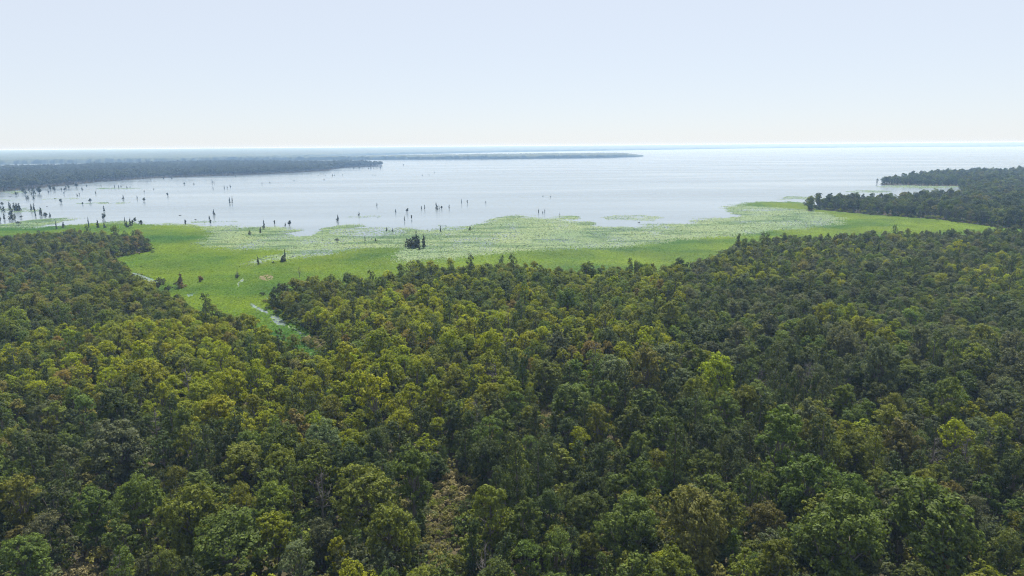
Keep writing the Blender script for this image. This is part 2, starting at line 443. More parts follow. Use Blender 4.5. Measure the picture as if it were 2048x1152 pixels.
def tree_column(rg, R, Ht, nl, per=12, nleaf=22, size=0.42):
    """narrow tree hung with vines down to the ground"""
    cen = []; rad = []
    for k in range(nl):
        u = (k + 0.5) / nl
        az = rg.uniform(0, 6.28); rr = R * 0.45 * rg.uniform(0.2, 1.0)
        r = R * (0.5 + 0.25 * math.sin(math.pi * min(1, u * 1.1))) * rg.uniform(0.8, 1.1)
        cen.append(np.array([rr * math.cos(az), rr * math.sin(az), 0.6 + (Ht - 1.6) * u])); rad.append((r, r, r * 1.25))
    leaf = clumps(cen, rad, per, nleaf, size, rg, lowcut=-0.8, flat=1.3)
    tr = [tube([(0, 0, -0.3), (0.1, 0.1, Ht * 0.5), (0, 0, Ht * 0.93)], [R * 0.12, R * 0.09, 0.05], 6)]
    for c in cen[1::2]: tr.append(limb((0, 0, c[2] - 0.8), c, 0.09, 0.03, rg))
    return leaf, join_tubes(tr)

def tree_dead(rg, Ht, R):
    tr = [tube([(0, 0, -0.3), (0.2, 0.1, Ht * 0.4), (0.1, 0.3, Ht * 0.7), (0.3, 0.2, Ht)], [0.28, 0.22, 0.15, 0.03], 6)]
    for k in range(13):
        z = Ht * rg.uniform(0.35, 0.9); az = rg.uniform(0, 6.28); l = R * rg.uniform(0.5, 1.0) * (1.2 - z / Ht)
        e = np.array([l * math.cos(az) * 1.3, l * math.sin(az) * 1.3, z + l * rg.uniform(0.4, 1.2)])
        tr.append(limb((0.15, 0.2, z), e, 0.1, 0.02, rg, 4, 0.3))
        for j in range(3):
            s = np.array([0.15, 0.2, z]) * (0.5 - j * 0.12) + e * (0.5 + j * 0.12)
            tr.append(limb(s, s + rg.normal(size=3) * 0.9 + np.array([0, 0, 0.8]), 0.04, 0.012, rg, 3, 0.1))
    # a few surviving sprays
    cen = [np.array([rg.uniform(-1, 1), rg.uniform(-1, 1), Ht * rg.uniform(0.2, 0.5)]) for k in range(4)]
    return clumps(cen, [(0.8, 0.8, 1.0)] * 4, 6, 10, 0.35, rg), join_tubes(tr)

def tree_spire(rg, R, Ht, lay=7, size=0.55, base=1.2, broad=0.5):
    """pond cypress: slim trunk, thin tiers of drooping sprays, bare tip"""
    cen = []; rad = []
    for k in range(lay):
        u = (k + 0.3) / lay
        z = base + (Ht * 0.86 - base) * u
        w = R * (1 - 0.78 * u ** 0.8) * rg.uniform(0.65, 1.2)
        for j in range(3 if u < 0.6 else 2):
            az = rg.uniform(0, 6.28)
            cen.append(np.array([w * broad * math.cos(az), w * broad * math.sin(az), z + rg.uniform(-0.4, 0.4)])); rad.append((w * 0.55, w * 0.55, w * 0.4 + 0.25))
    leaf = clumps(cen, rad, 9, 12, size * 1.25, rg, lowcut=-0.8)
    tr = [tube([(0, 0, -0.4), (0, 0, 0.8), (0.1, 0, Ht * 0.5), (0.05, 0.1, Ht)], [0.55, 0.3, 0.2, 0.05], 6)]
    for c in cen: tr.append(limb((0, 0, c[2] + 0.2), c, 0.07, 0.02, rg, 3, 0.1))
    return leaf, join_tubes(tr)

def tree_mop(rg, R, Ht):
    """pond cypress with a small round top on a short bare stem"""
    cen = []; rad = []
    for k in range(9):
        az = rg.uniform(0, 6.28); rr = R * rg.uniform(0.1, 0.55)
        cen.append(np.array([rr * math.cos(az), rr * math.sin(az), Ht * (0.3 + 0.58 * (k / 8.0)) + rg.uniform(-0.4, 0.4)])); r = R * rg.uniform(0.32, 0.5); rad.append((r, r, r * 0.8))
    leaf = clumps(cen, rad, 12, 14, 0.65, rg, lowcut=-0.7)
    tr = [tube([(0, 0, -0.4), (0, 0, 0.6), (0.1, 0, Ht * 0.4), (0, 0, Ht * 0.75)], [0.6, 0.35, 0.25, 0.08], 6)]
    for c in cen: tr.append(limb((0.05, 0, Ht * 0.38), c, 0.09, 0.03, rg, 3, 0.15))
    return leaf, join_tubes(tr)

def shrub(rg, R, Ht, size=0.4):
    cen = []; rad = []
    for k in range(7):
        az = rg.uniform(0, 6.28); rr = R * rg.uniform(0.1, 0.7); r = R * rg.uniform(0.3, 0.5)
        cen.append(np.array([rr * math.cos(az), rr * math.sin(az), Ht * rg.uniform(0.3, 0.75)])); rad.append((r, r, r * 0.8))
    leaf = clumps(cen, rad, 8, 14, size, rg, lowcut=-0.3)
    tr = [limb((0, 0, -0.2), c, 0.07, 0.02, rg, 3, 0.1) for c in cen]
    return leaf, join_tubes(tr)

PROTO = {}
INST = bpy.data.collections.new('tree_sources')
ORDER = []
def register(key, built, size, dead=False):
    (Cs, Ns, S, asp), (tv, tf) = built
    rg = np.random.default_rng(abs(hash(key)) % 9999 if False else sum(map(ord, key)) * 7)
    q = quads(Cs, Ns, S, asp, rg)
    lr = rg.random(len(Cs))
    crown = cloud_mesh('crown_' + key, q, MAT_LEAF, lr)
    bark = MAT_DEAD if dead else MAT_BARK
    trunk = mesh_np('trunk_' + key, tv, tf, 4, (bark,), True)
    # joined copy for the far part of the forest
    V = np.concatenate([q, tv]); F = np.concatenate([np.arange(len(q)), tf + len(q)])
    nf = len(F) // 4
    mi = np.zeros(nf, np.int32); mi[len(Cs):] = 1
    whole = mesh_np('whole_' + key, V, F, 4, (MAT_LEAF, bark), False, mi)
    a = whole.attributes.new('leafrand', 'FLOAT', 'FACE'); a.data.foreach_set('value', np.concatenate([lr, np.zeros(nf - len(Cs))]).astype(np.float32))
    o = bpy.data.objects.new('%02d_%s' % (len(ORDER), key), whole); INST.objects.link(o)
    PROTO[key] = (crown, trunk, len(ORDER), size)
    ORDER.append(key)

RG = lambda s: np.random.default_rng(s)
for i, (R, Ht, b, nl) in enumerate([(5.4, 16.5, 6, 15), (4.6, 17.5, 6, 13), (6.0, 15.5, 5.2, 18), (3.9, 16.5, 5, 11), (5.0, 14.5, 4.6, 14), (4.3, 18.5, 7, 12), (3.4, 15, 4.5, 10), (4.8, 13.5, 4.2, 11)]):
    register('broad%d' % i, tree_broad(RG(100 + i), R, Ht, b, nl), (R, Ht))
for i, (R, Ht, b, nl) in enumerate([(3.5, 12.5, 4.2, 10), (3.9, 13.5, 4.6, 12), (3.0, 12, 3.8, 9), (3.6, 14.5, 5.2, 11), (2.6, 12.5, 4.0, 8)]):
    register('round%d' % i, tree_broad(RG(200 + i), R, Ht, b, nl, per=14, nleaf=24, size=0.34, spread=0.42), (R, Ht))
for i, (R, Ht, nl) in enumerate([(2.6, 17, 12), (2.2, 15, 11), (3.0, 18.5, 13)]):
    register('vine%d' % i, tree_column(RG(300 + i), R, Ht, nl), (R, Ht))
for i, (R, Ht, b, nl) in enumerate([(4.6, 16.5, 5, 13), (4.0, 15, 4.5, 11)]):
    register('airy%d' % i, tree_broad(RG(400 + i), R, Ht, b, nl, per=11, nleaf=18, size=0.5, spread=0.30), (R, Ht))
for i, (R, Ht) in enumerate([(3.6, 15), (3.0, 12.5)]):
    register('dead%d' % i, tree_dead(RG(500 + i), Ht, R), (R, Ht), True)
for i, (R, Ht) in enumerate([(2.4, 3.6), (2.0, 2.8), (2.8, 4.6)]):
    register('shrub%d' % i, shrub(RG(600 + i), R, Ht), (R, Ht))
for i, (R, Ht, l, bs, br) in enumerate([(2.5, 14, 8, 1.5, 0.5), (3.2, 12, 7, 1.0, 0.5), (1.8, 15, 9, 1.0, 0.45), (4.0, 11, 6, 0.8, 0.55)]):
    register('spire%d' % i, tree_spire(RG(700 + i), R, Ht, l, 0.55, bs, br), (R, Ht))
for i, (R, Ht) in enumerate([(2.6, 6.5), (2.0, 7.5), (3.0, 6.0)]):
    register('mop%d' % i, tree_mop(RG(800 + i), R, Ht), (R, Ht))
def far_tree(rg, R, Ht):
    cen = []; rad = []
    for k in range(7):
        az = k * 2.4; u = (k + 0.5) / 7; rr = R * 0.7 * math.sqrt(u)
        cen.append(np.array([rr * math.cos(az), rr * math.sin(az), Ht * (0.84 - 0.34 * u) + rg.uniform(-1, 1)])); r = R * rg.uniform(0.35, 0.5); rad.append((r, r, r * 0.9))
    leaf = clumps(cen, rad, 7, 4, 1.7, rg, lowcut=-0.4, spread=0.5, aspect=0.8)
    return leaf, tube([(0, 0, -0.3), (0, 0, Ht * 0.7)], [0.4, 0.2], 4)
for i, (R, Ht) in enumerate([(5.5, 17), (4.8, 19), (6, 15)]):
    register('far%d' % i, far_tree(RG(900 + i), R, Ht), (R, Ht))

def grow(kind, key, loc, rz, sc, tint, label, cat, group=None, szs=1.0):
    """one tree as a thing: an empty at its foot, a trunk and a crown"""
    e = link(kind, None, label=label, cat=cat, group=group)
    e.empty_display_size = 1.0
    e.location = loc; e.rotation_euler = (rng.normal(0, 0.03), rng.normal(0, 0.03), rz); e.scale = (sc * rng.uniform(0.88, 1.15), sc * rng.uniform(0.88, 1.15), sc * szs)
    t = link('trunk', PROTO[key][1], e)
    c = link('crown', PROTO[key][0], e)
    c['tint'] = [float(x) for x in tint]
    return e

def scatter(name, P, keys, rz, sc, tint, label, cat, z=0.3):
    """the uncountable rest of a wood: instances on points"""
    n = len(P)
    me = bpy.data.meshes.new(name)
    me.vertices.add(n)
    me.vertices.foreach_set('co', np.concatenate([P, np.full((n, 1), z)], 1).astype(np.float32).ravel())
    a = me.attributes.new('idx', 'INT', 'POINT'); a.data.foreach_set('value', np.array([PROTO[k][2] for k in keys], np.int32))
    a = me.attributes.new('rz', 'FLOAT_VECTOR', 'POINT'); a.data.foreach_set('vector', np.stack([np.random.default_rng(3).normal(0, 0.05, n), np.random.default_rng(4).normal(0, 0.05, n), rz], 1).astype(np.float32).ravel())
    a = me.attributes.new('sc', 'FLOAT_VECTOR', 'POINT'); a.data.foreach_set('vector', np.asarray(sc, np.float32).ravel())
    a = me.attributes.new('tint', 'FLOAT_VECTOR', 'POINT'); a.data.foreach_set('vector', np.asarray(tint, np.float32).ravel())
    o = link(name, me, kind='stuff', label=label, cat=cat)
    ng = bpy.data.node_groups.new('grow_' + name, 'GeometryNodeTree')
    ng.interface.new_socket('Geometry', in_out='INPUT', socket_type='NodeSocketGeometry')
    ng.interface.new_socket('Geometry', in_out='OUTPUT', socket_type='NodeSocketGeometry')
    N = ng.nodes; Lk = ng.links
    gi = N.new('NodeGroupInput'); go = N.new('NodeGroupOutput')
    ci = N.new('GeometryNodeCollectionInfo'); ci.inputs['Collection'].default_value = INST
    ci.inputs['Separate Children'].default_value = True; ci.inputs['Reset Children'].default_value = True
    ip = N.new('GeometryNodeInstanceOnPoints'); ip.inputs['Pick Instance'].default_value = True
    def na(nm, ty):
        x = N.new('GeometryNodeInputNamedAttribute'); x.data_type = ty; x.inputs['Name'].default_value = nm
        return x.outputs['Attribute']
    m2p = N.new('GeometryNodeMeshToPoints')
    Lk.new(gi.outputs[0], m2p.inputs['Mesh'])
    Lk.new(m2p.outputs[0], ip.inputs['Points']); Lk.new(ci.outputs[0], ip.inputs['Instance'])
    Lk.new(na('idx', 'INT'), ip.inputs['Instance Index'])
    Lk.new(na('rz', 'FLOAT_VECTOR'), ip.inputs['Rotation']); Lk.new(na('sc', 'FLOAT_VECTOR'), ip.inputs['Scale'])
    Lk.new(ip.outputs[0], go.inputs[0])
    md = o.modifiers.new('grow', 'NODES'); md.node_group = ng
    return o

# ------------------------------------------------------------------ the near forest
CLEAR_PX = [[(846, 1078), (850, 1030), (862, 992), (885, 962), (940, 948), (952, 985), (934, 1040), (898, 1086)],
            [(1080, 815), (1100, 812), (1104, 840), (1098, 872), (1082, 868)],
            [(395, 945), (425, 930), (470, 938), (455, 952)], [(598, 684), (640, 678), (664, 696), (628, 704)],
            [(-20, 1132), (90, 1138), (215, 1146), (215, 1180), (-20, 1180)]]
CLEAR = [wpoly(c, 0) for c in CLEAR_PX]

def blocks_clearing(x, y, Ht, R):
    for h in (1.0, Ht * 0.45, Ht * 0.75, Ht * 0.97):
        for dx in (-0.6 * R, 0, 0.6 * R):
            px, py, w = proj((x + dx, y, h))
            for c in CLEAR_PX:
                if pip(np.array([[px, py]], float), c)[0]: return True
    return False

TINTS = {'dark green': (0.072, 0.098, 0.026), 'green': (0.112, 0.156, 0.026), 'olive green': (0.155, 0.182, 0.022), 'yellow green': (0.236, 0.266, 0.010),
         'brown olive': (0.165, 0.160, 0.040), 'rust brown': (0.195, 0.160, 0.040), 'pale green': (0.150, 0.188, 0.085), 'grey green': (0.108, 0.126, 0.056), 'bright green': (0.125, 0.185, 0.030),
         'orange yellow': (0.23, 0.15, 0.02), 'dry tan': (0.28, 0.245, 0.125), 'grey brown': (0.11, 0.095, 0.075)}
YZ = wpoly([(0, 690), (150, 650), (420, 625), (560, 670), (640, 600), (760, 590), (900, 600), (1060, 640), (1120, 700), (990, 780), (860, 870), (640, 880), (400, 830), (200, 780), (0, 770)], 10)

def pick_tree(x, y, rg):
    """kind, colour name of a tree at (x, y)"""
    d = math.hypot(x, y)
    n1 = float(fbm(x / 28, y / 28, 211)); n2 = float(fbm(x / 55, y / 55, 223))
    inY = pip(np.array([[x, y]]), YZ)[0]
    right = x / max(d, 1) > 0.25
    r = rg.random()
    if d < 215:
        k = 'broad' if r < 0.46 else 'round' if r < 0.66 else 'airy' if r < 0.79 else 'vine' if r < 0.975 else 'dead'
    elif d < 290:
        k = 'round' if r < (0.62 if not right else 0.4) else 'broad' if r < 0.82 else 'airy' if r < 0.9 else 'vine' if r < 0.994 else 'dead'
    else:
        k = 'round' if r < 0.86 else 'broad' if r < 0.92 else 'airy' if r < 0.95 else 'vine'
    nn = min(1.0, max(0.0, (0.6 * n1 + 0.4 * n2 - 0.5) * 2.6 + 0.5))
    c = min(0.999, max(0.0, (0.5 * rg.random() + 0.5 * nn - 0.5) * 1.5 + 0.5))          # neighbours tend to be of one kind
    if inY: col = 'yellow green' if c < 0.62 else 'olive green' if c < 0.85 else 'green' if c < 0.93 else 'brown olive' if c < 0.985 else 'rust brown'
    elif d < 215:
        col = 'dark green' if c < 0.27 else 'green' if c < 0.54 else 'olive green' if c < 0.74 else 'grey green' if c < 0.84 else 'brown olive' if c < 0.91 else 'pale green' if c < 0.96 else 'yellow green'
    elif right:
        col = 'dark green' if c < 0.3 else 'grey green' if c < 0.58 else 'green' if c < 0.76 else 'olive green' if c < 0.9 else 'yellow green' if n1 > 0.5 else 'brown olive'
    elif x / d < -0.22:
        col = 'olive green' if c < 0.36 else 'brown olive' if c < 0.46 else 'dark green' if c < 0.68 else 'green' if c < 0.86 else 'grey green' if c < 0.95 else 'rust brown'
    else:
        col = 'green' if c < 0.28 else 'olive green' if c < 0.58 else 'yellow green' if c < 0.58 + 0.34 * (n1 > 0.45) else 'dark green' if c < 0.975 else 'rust brown'
    if k == 'vine' : col = 'dark green' if c < 0.8 else 'green'
    if k == 'dead': col = 'grey brown'
    return k, col

NV = {'broad': 8, 'round': 5, 'vine': 3, 'airy': 2, 'dead': 2, 'shrub': 3, 'spire': 4, 'mop': 3, 'far': 3}

# trees that stand out in the photograph: crown centre in the photograph, kind, colour, width in pixels, description
HAND = [(728, 968, 'broad0', 'olive green', 118, 'big dome-crowned tree with olive yellow top beside the tan clearing'),
        (822, 948, 'broad1', 'green', 92, 'tall green dome tree standing over the dark edge of the tan clearing'),
        (778, 1056, 'broad4', 'olive green', 108, 'rounded olive brown tree below the tan clearing, in front of two domes'),
        (772, 1122, 'airy1', 'pale green', 62, 'small light green tree at the bottom edge below the olive dome'),
        (592, 1112, 'airy0', 'pale green', 80, 'pale big-leaved tree, brightest crown along the bottom edge'),
        (1262, 1050, 'broad2', 'green', 122, 'broad fresh green dome tree standing alone below the centre'),
        (1562, 858, 'broad3', 'bright green', 90, 'bright green flat-topped tree with dark hanging vines on its sides'),
        (1385, 1003, 'round1', 'pale green', 72, 'pale green ball-shaped tree between darker crowns'),
        (1690, 1062, 'broad2', 'green', 150, 'very broad green dome tree, largest crown near the bottom edge'),
        (1868, 1022, 'broad0', 'green', 140, 'wide spreading green tree with a deep shadow beneath its front'),
        (1318, 708, 'broad5', 'pale green', 62, 'pale grey green dome rising above the yellow green trees'),
        (1112, 684, 'broad1', 'grey green', 50, 'grey green dome tree standing out among the yellow green trees'),
        (1142, 792, 'broad4', 'green', 75, 'green dome tree behind the narrow tan gap'),
        (905, 832, 'broad1', 'dark green', 56, 'tall dark green tree in the row left of the narrow tan gap'),
        (958, 838, 'vine2', 'dark green', 40, 'dark vine-hung column tree in the row before the narrow tan gap'),
        (1002, 836, 'broad3', 'green', 52, 'upright green tree with bare dark flank in the middle row'),
        (1888, 1128, 'vine1', 'orange yellow', 36, 'narrow orange yellow tree at the bottom edge, only one so coloured'),
        (205, 962, 'round2', 'dark green', 38, 'small dark ball-shaped tree beside a little tan opening'),
        (388, 1022, 'broad2', 'olive green', 120, 'broad olive tree with two shoulders above the bottom quarter'),
        (455, 1060, 'broad0', 'green', 120, 'broad mottled green tree in front of the two-shouldered olive one'),
        (232, 872, 'broad4', 'grey green', 92, 'grey green dome tree with a sharply lit rim'),
        (640, 985, 'dead0', 'grey brown', 60, 'bare grey dead tree among dark green crowns'),
        (1612, 752, 'dead0', 'grey brown', 45, 'bare branched dead tree on the shaded slope of dark crowns'),
        (1745, 905, 'vine2', 'olive green', 40, 'tall pale topped column tree with a dark vine skirt'),
        (1480, 750, 'vine0', 'dark green', 30, 'thin dark column tree, darkest among green domes'),
        (1060, 880, 'round0', 'bright green', 40, 'small bright green rounded tree beside the narrow tan gap'),
        (1160, 880, 'round3', 'yellow green', 46, 'yellow green fluffy tree right beside the narrow tan gap'),
        (700, 640 + 230, 'round1', 'yellow green', 44, 'yellow green fluffy tree at the near end of the yellow grove'),
        (1020, 890, 'airy1', 'yellow green', 44, 'light yellow topped tree on a dark stem in the middle row')]

cell = {}
def ok_spot(x, y, r):
    cx, cy_ = int(x // 10), int(y // 10)
    for i in range(cx - 2, cx + 3):
        for j in range(cy_ - 2, cy_ + 3):
            for (a, b, c) in cell.get((i, j), ()):
                if (a - x) ** 2 + (b - y) ** 2 < (0.5 * (r + c)) ** 2: return False
    return True
def take(x, y, r): cell.setdefault((int(x // 10), int(y // 10)), []).append((x, y, r))

trees = []          # x, y, key, colour, scale, tint, label
for (px, py, key, col, wpx, lab) in HAND:
    R, Ht = PROTO[key][3]
    q = gp(px, py, Ht * 0.72)
    d = math.dist(q, (0, 0, CAM_H))
    s = np.clip(wpx * d / FPX / (2 * R), 0.7, 1.5)
    q = gp(px, py, Ht * 0.72 * s)
    trees.append((q[0], q[1], key, col, s, np.array(TINTS[col]) * 0.82, lab))
    take(q[0], q[1], 2 * R * s * 0.95)
nfb = np.array(NF)
cand = jgrid(nfb[:, 0].min(), nfb[:, 0].max(), 55, nfb[:, 1].max(), 2.2, rng)
cand = cand[pip(cand, NF)]
cand = cand[in_view(cand, 260, 12)]
rng.shuffle(cand)
for (x, y) in cand:
    d = math.hypot(x, y)
    if not ok_spot(x, y, 4.2): continue
    if d < 270 and fbm(x / 9, y / 9, 401, 2) > 0.69: continue          # gaps in the canopy
    k, col = pick_tree(x, y, rng)
    key = '%s%d' % (k, rng.integers(NV[k]))
    R, Ht = PROTO[key][3]
    s = (rng.uniform(0.52, 0.95) if rng.random() < 0.75 else rng.uniform(0.9, 1.2)) if d < 230 else rng.uniform(0.66, 0.98)
    r = 2 * R * s * (0.73 if k != 'vine' else 0.95)
    if d > 230: r *= 0.92 if d < 300 else 0.84
    if not ok_spot(x, y, r): continue
    if d < 300 and blocks_clearing(x, y, Ht * s, R * s): continue
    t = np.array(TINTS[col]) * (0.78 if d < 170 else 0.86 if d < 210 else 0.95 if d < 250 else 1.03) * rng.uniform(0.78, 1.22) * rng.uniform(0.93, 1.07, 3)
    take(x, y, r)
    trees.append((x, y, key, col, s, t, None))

TXY = np.array([(t[0], t[1]) for t in trees])
tz = np.array([PROTO[t[2]][3][1] * t[4] * 0.75 for t in trees])
tpx, tpy, tw = proj(np.concatenate([TXY, tz[:, None]], 1))
inframe = (tpx > 4) & (tpx < W - 4) & (tpy < H - 6)
apparent = np.array([PROTO[t[2]][3][0] * t[4] for t in trees]) / tw
order = np.argsort(-apparent * inframe)
N_IND = 330
single = set(order[:N_IND].tolist()) | set(range(len(HAND)))
single = {i for i in single if inframe[i]}

NAMES = {'broad': 'broadleaf_tree', 'round': 'bushy_tree', 'vine': 'vine_hung_tree', 'airy': 'open_crowned_tree', 'dead': 'dead_tree'}
FORM = {'broad': 'dome-crowned tree', 'round': 'bushy round-topped tree', 'vine': 'narrow vine-hung tree', 'airy': 'loose open-crowned tree', 'dead': 'bare dead tree'}
used = set()
ONES = 'zero one two three four five six seven eight nine ten eleven twelve thirteen fourteen fifteen sixteen seventeen eighteen nineteen'.split()
TENS = 'zero ten twenty thirty forty fifty sixty seventy eighty ninety'.split()
def num(n):
    n = int(round(n))
    return ONES[n] if n < 20 else 'hundred' if n >= 100 else TENS[n // 10] + ('-' + ONES[n % 10] if n % 10 else '')
def place_words(px, py):
    return '%s percent across, %s percent up' % (num(100 * px / W), num(100 * (1 - py / H)))
def unique_label(head, px, py):
    l = head + ', ' + place_words(px, py)
    for dx, dy in ((0, 0), (9, 0), (0, 6), (-9, 0), (0, -6), (9, 6), (-9, 6), (16, 0), (-16, 0), (22, 0), (0, 12), (0, -12), (22, 12), (22, -12)):      # neighbours that round to the same place
        l = head + ', ' + place_words(max(0, px + dx), py + dy)
        if l not in used: break
    used.add(l); return l
rest = []
for i, t in enumerate(trees):
    if i in single:
        k = t[2].rstrip('0123456789')
        R, Ht = PROTO[t[2]][3]
        sz = 'broad' if R * t[4] > 5.6 else 'small' if R * t[4] < 3.3 else 'mid-sized'
        colw = t[3] if k != 'dead' else 'grey'
        lab = t[6] or unique_label('%s %s %s' % (sz, colw, FORM[k]), tpx[i], tpy[i])
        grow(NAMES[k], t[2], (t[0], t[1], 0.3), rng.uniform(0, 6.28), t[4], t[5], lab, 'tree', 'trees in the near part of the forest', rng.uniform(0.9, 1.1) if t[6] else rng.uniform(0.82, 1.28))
    else: rest.append(i)

# headlands
hb = np.array(HR)
cand = jgrid(hb[:, 0].min(), hb[:, 0].max(), hb[:, 1].min(), hb[:, 1].max(), 3.0, rng)
cand = cand[pip(cand, HR)]; cand = cand[in_view(cand, 200, 12)]
rng.shuffle(cand)
head = []
for (x, y) in cand:
    if not ok_spot(x, y, 5.0): continue
    k = 'broad' if rng.random() < 0.6 else 'airy' if rng.random() < 0.4 else 'round'
    key = '%s%d' % (k, rng.integers(NV[k])); R, Ht = PROTO[key][3]; s = rng.uniform(0.75, 1.15)
    r = 2 * R * s * (0.8 if y < 900 else 0.95)
    if not ok_spot(x, y, r): continue
    take(x, y, r)
    col = ['dark green', 'green', 'grey green', 'olive green', 'brown olive'][rng.choice(5, p=[.34, .3, .2, .12, .04])]
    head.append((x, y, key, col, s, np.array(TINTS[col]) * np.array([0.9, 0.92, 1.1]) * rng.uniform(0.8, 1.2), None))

def do_scatter(name, lst, label):
    P = np.array([(t[0], t[1]) for t in lst]); n = len(lst)
    s = np.array([t[4] for t in lst])
    sc = np.stack([s * rng.uniform(0.82, 1.2, n), s * rng.uniform(0.82, 1.2, n), s * rng.uniform(0.82, 1.18, n)], 1)
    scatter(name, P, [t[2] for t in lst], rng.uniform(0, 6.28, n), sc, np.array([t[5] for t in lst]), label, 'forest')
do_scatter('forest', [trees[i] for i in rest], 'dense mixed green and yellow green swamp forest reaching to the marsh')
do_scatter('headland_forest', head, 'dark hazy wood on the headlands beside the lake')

# undergrowth and dry brush
cand = jgrid(-260, 260, 60, 330, 3.2, rng)
cand = cand[pip(cand, NF)]; cand = cand[in_view(cand, 100, 3)]
brush = near_any(cand, CLEAR)
n = len(cand)
cols = np.array([TINTS[c] for c in ('dark green', 'green', 'olive green', 'brown olive', 'grey green')])[rng.choice(5, n, p=[.35, .25, .15, .15, .1])]
cols = cols * rng.uniform(0.75, 1.25, (n, 1))
keys = ['shrub%d' % k for k in rng.integers(0, 3, n)]
s = rng.uniform(0.6, 1.3, n)
m = ~brush
scatter('undergrowth', cand[m], [k for k, b in zip(keys, m) if b], rng.uniform(0, 6.28, m.sum()), np.repeat(s[m][:, None], 3, 1), cols[m], 'dark leafy undergrowth between the forest trees', 'undergrowth')
# saplings and bushes along the edge of the wood
ed = []
for poly, cnt in ((NF, len(NF_PX)), (HR, 9)):
    for i in range(cnt - 1):
        a = np.array(poly[i]); b = np.array(poly[i + 1]); k = int(np.linalg.norm(b - a) / 1.6)
        if k > 0: ed.append(a + (b - a) * rng.random((k, 1)) + rng.normal(0, 3.2, (k, 2)))
ed = np.concatenate(ed); ed = ed[in_view(ed, 200, 3)]; ed = ed[~near_any(ed, POOLS)]; n = len(ed)
et = np.array([TINTS[c] for c in ('green', 'olive green', 'yellow green', 'brown olive', 'dark green')])[rng.choice(5, n, p=[.3, .3, .12, .08, .2])] * rng.uniform(0.7, 1.1, (n, 1))
scatter('edge_bushes', ed, ['shrub%d' % k for k in rng.integers(0, 3, n)], rng.uniform(0, 6.28, n), np.repeat(rng.uniform(0.4, 1.3, n)[:, None], 3, 1), et, 'low bushes and saplings fringing the forest along the marsh', 'bushes', 0.05)
bc = []
for c in CLEAR:
    E = np.array(c)
    Q = jgrid(E[:, 0].min() - 3, E[:, 0].max() + 3, E[:, 1].min() - 3, E[:, 1].max() + 3, 1.5, rng)
    bc.append(Q[pip(Q, c)])
bc = np.concatenate(bc); n = len(bc)
bt = np.array([TINTS['dry tan'], TINTS['olive green'], TINTS['brown olive'], (0.22, 0.22, 0.07)])[rng.choice(4, n, p=[.5, .18, .16, .16])] * rng.uniform(0.7, 1.2, (n, 1))
scatter('dry_brush', bc, ['shrub%d' % k for k in rng.integers(0, 2, n)], rng.uniform(0, 6.28, n), np.repeat(rng.uniform(0.3, 0.75, n)[:, None], 3, 1), bt, 'tan dry brush filling the small forest clearings', 'brush')

# far wooded bank on the left
lb = np.array(LF)
cand = jgrid(lb[:, 0].min(), lb[:, 0].max(), lb[:, 1].min(), lb[:, 1].max(), 10.0, rng)
cand = cand[pip(cand, LF)]; cand = cand[in_view(cand, 120, 12)]
n = len(cand)
tn = fbm(cand[:, 0] / 90, cand[:, 1] / 200, 301)
tf = np.array((0.034, 0.052, 0.026)) * (1 - tn[:, None]) + np.array((0.075, 0.09, 0.03)) * tn[:, None]
tf *= rng.uniform(0.4, 0.95, (n, 1))
sc = np.repeat((rng.uniform(0.6, 1.1, n) * (0.75 + 0.6 * fbm(cand[:, 0] / 60, cand[:, 1] / 60, 307)))[:, None], 3, 1) * np.array([1.25, 1.25, 1.1])
scatter('far_bank_forest', cand, ['far%d' % k for k in rng.integers(0, 3, n)], rng.uniform(0, 6.28, n), sc, tf, 'blue hazed forest along the far left bank of the lake', 'forest')

# ------------------------------------------------------------------ low wooded land far behind the lake
MAT_RIDGE = plain_mat('far_canopy', (0.022, 0.036, 0.018), (0.062, 0.074, 0.032), 0.004, bump=0.3)
def ridge(name, cols, ncol, nrow, label, hfun, taper=False):
    """cols: (px, front py, back distance along the ray); a canopy sheet with a steep wooded front"""
    xs = np.linspace(cols[0][0], cols[-1][0], ncol)
    fr = np.interp(xs, [c[0] for c in cols], [c[1] for c in cols]); bk = np.interp(xs, [c[0] for c in cols], [c[2] for c in cols])
    V = np.zeros((ncol, nrow + 1, 3))
    for i, (x, f, b) in enumerate(zip(xs, fr, bk)):
        g = gp(x, f, 0); d0 = math.hypot(g[0], g[1]); u = g[:2] / d0
        dd = d0 + (b - d0) * np.linspace(0, 1, nrow) ** 1.6
        jitter = (vnoise(np.array([x * 0.11]), np.array([f]), 7)[0] - 0.5) * 0.01 * d0
        V[i, 0] = (*(u * (d0 + jitter)), -0.5)
        V[i, 1:, 0] = u[0] * (dd + jitter + 6); V[i, 1:, 1] = u[1] * (dd + jitter + 6)
        V[i, 1:, 2] = hfun(V[i, 1:, 0], V[i, 1:, 1], np.linspace(0, 1, nrow)) * (min(1.0, 0.3 + (xs[-1] - x) / 60.0) if taper else 1.0)
    idx = np.arange(ncol * (nrow + 1)).reshape(ncol, nrow + 1)
    F = np.stack([idx[:-1, :-1], idx[1:, :-1], idx[1:, 1:], idx[:-1, 1:]], -1).reshape(-1)
    o = link(name, mesh_np(name, V.reshape(-1, 3), F, 4, (MAT_RIDGE,)), kind='stuff', label=label, cat='forest')
    return o
def canopy(x, y, t):
    return 13 + 9 * hash2(np.floor(x / 9), np.floor(y / 30), 5) + 5 * fbm(x / 160, y / 160, 9)
spit = [(-800, 345, 5200), (0, 329, 5000), (450, 321.5, 5000), (700, 320, 5000), (1000, 318.5, 5600), (1200, 316, 5600), (1270, 314, 5400), (1287, 313, 5150)]
ridge('low_spit_forest', spit, 900, 26, 'low wooded spit of land reaching across the middle of the lake', canopy, True)
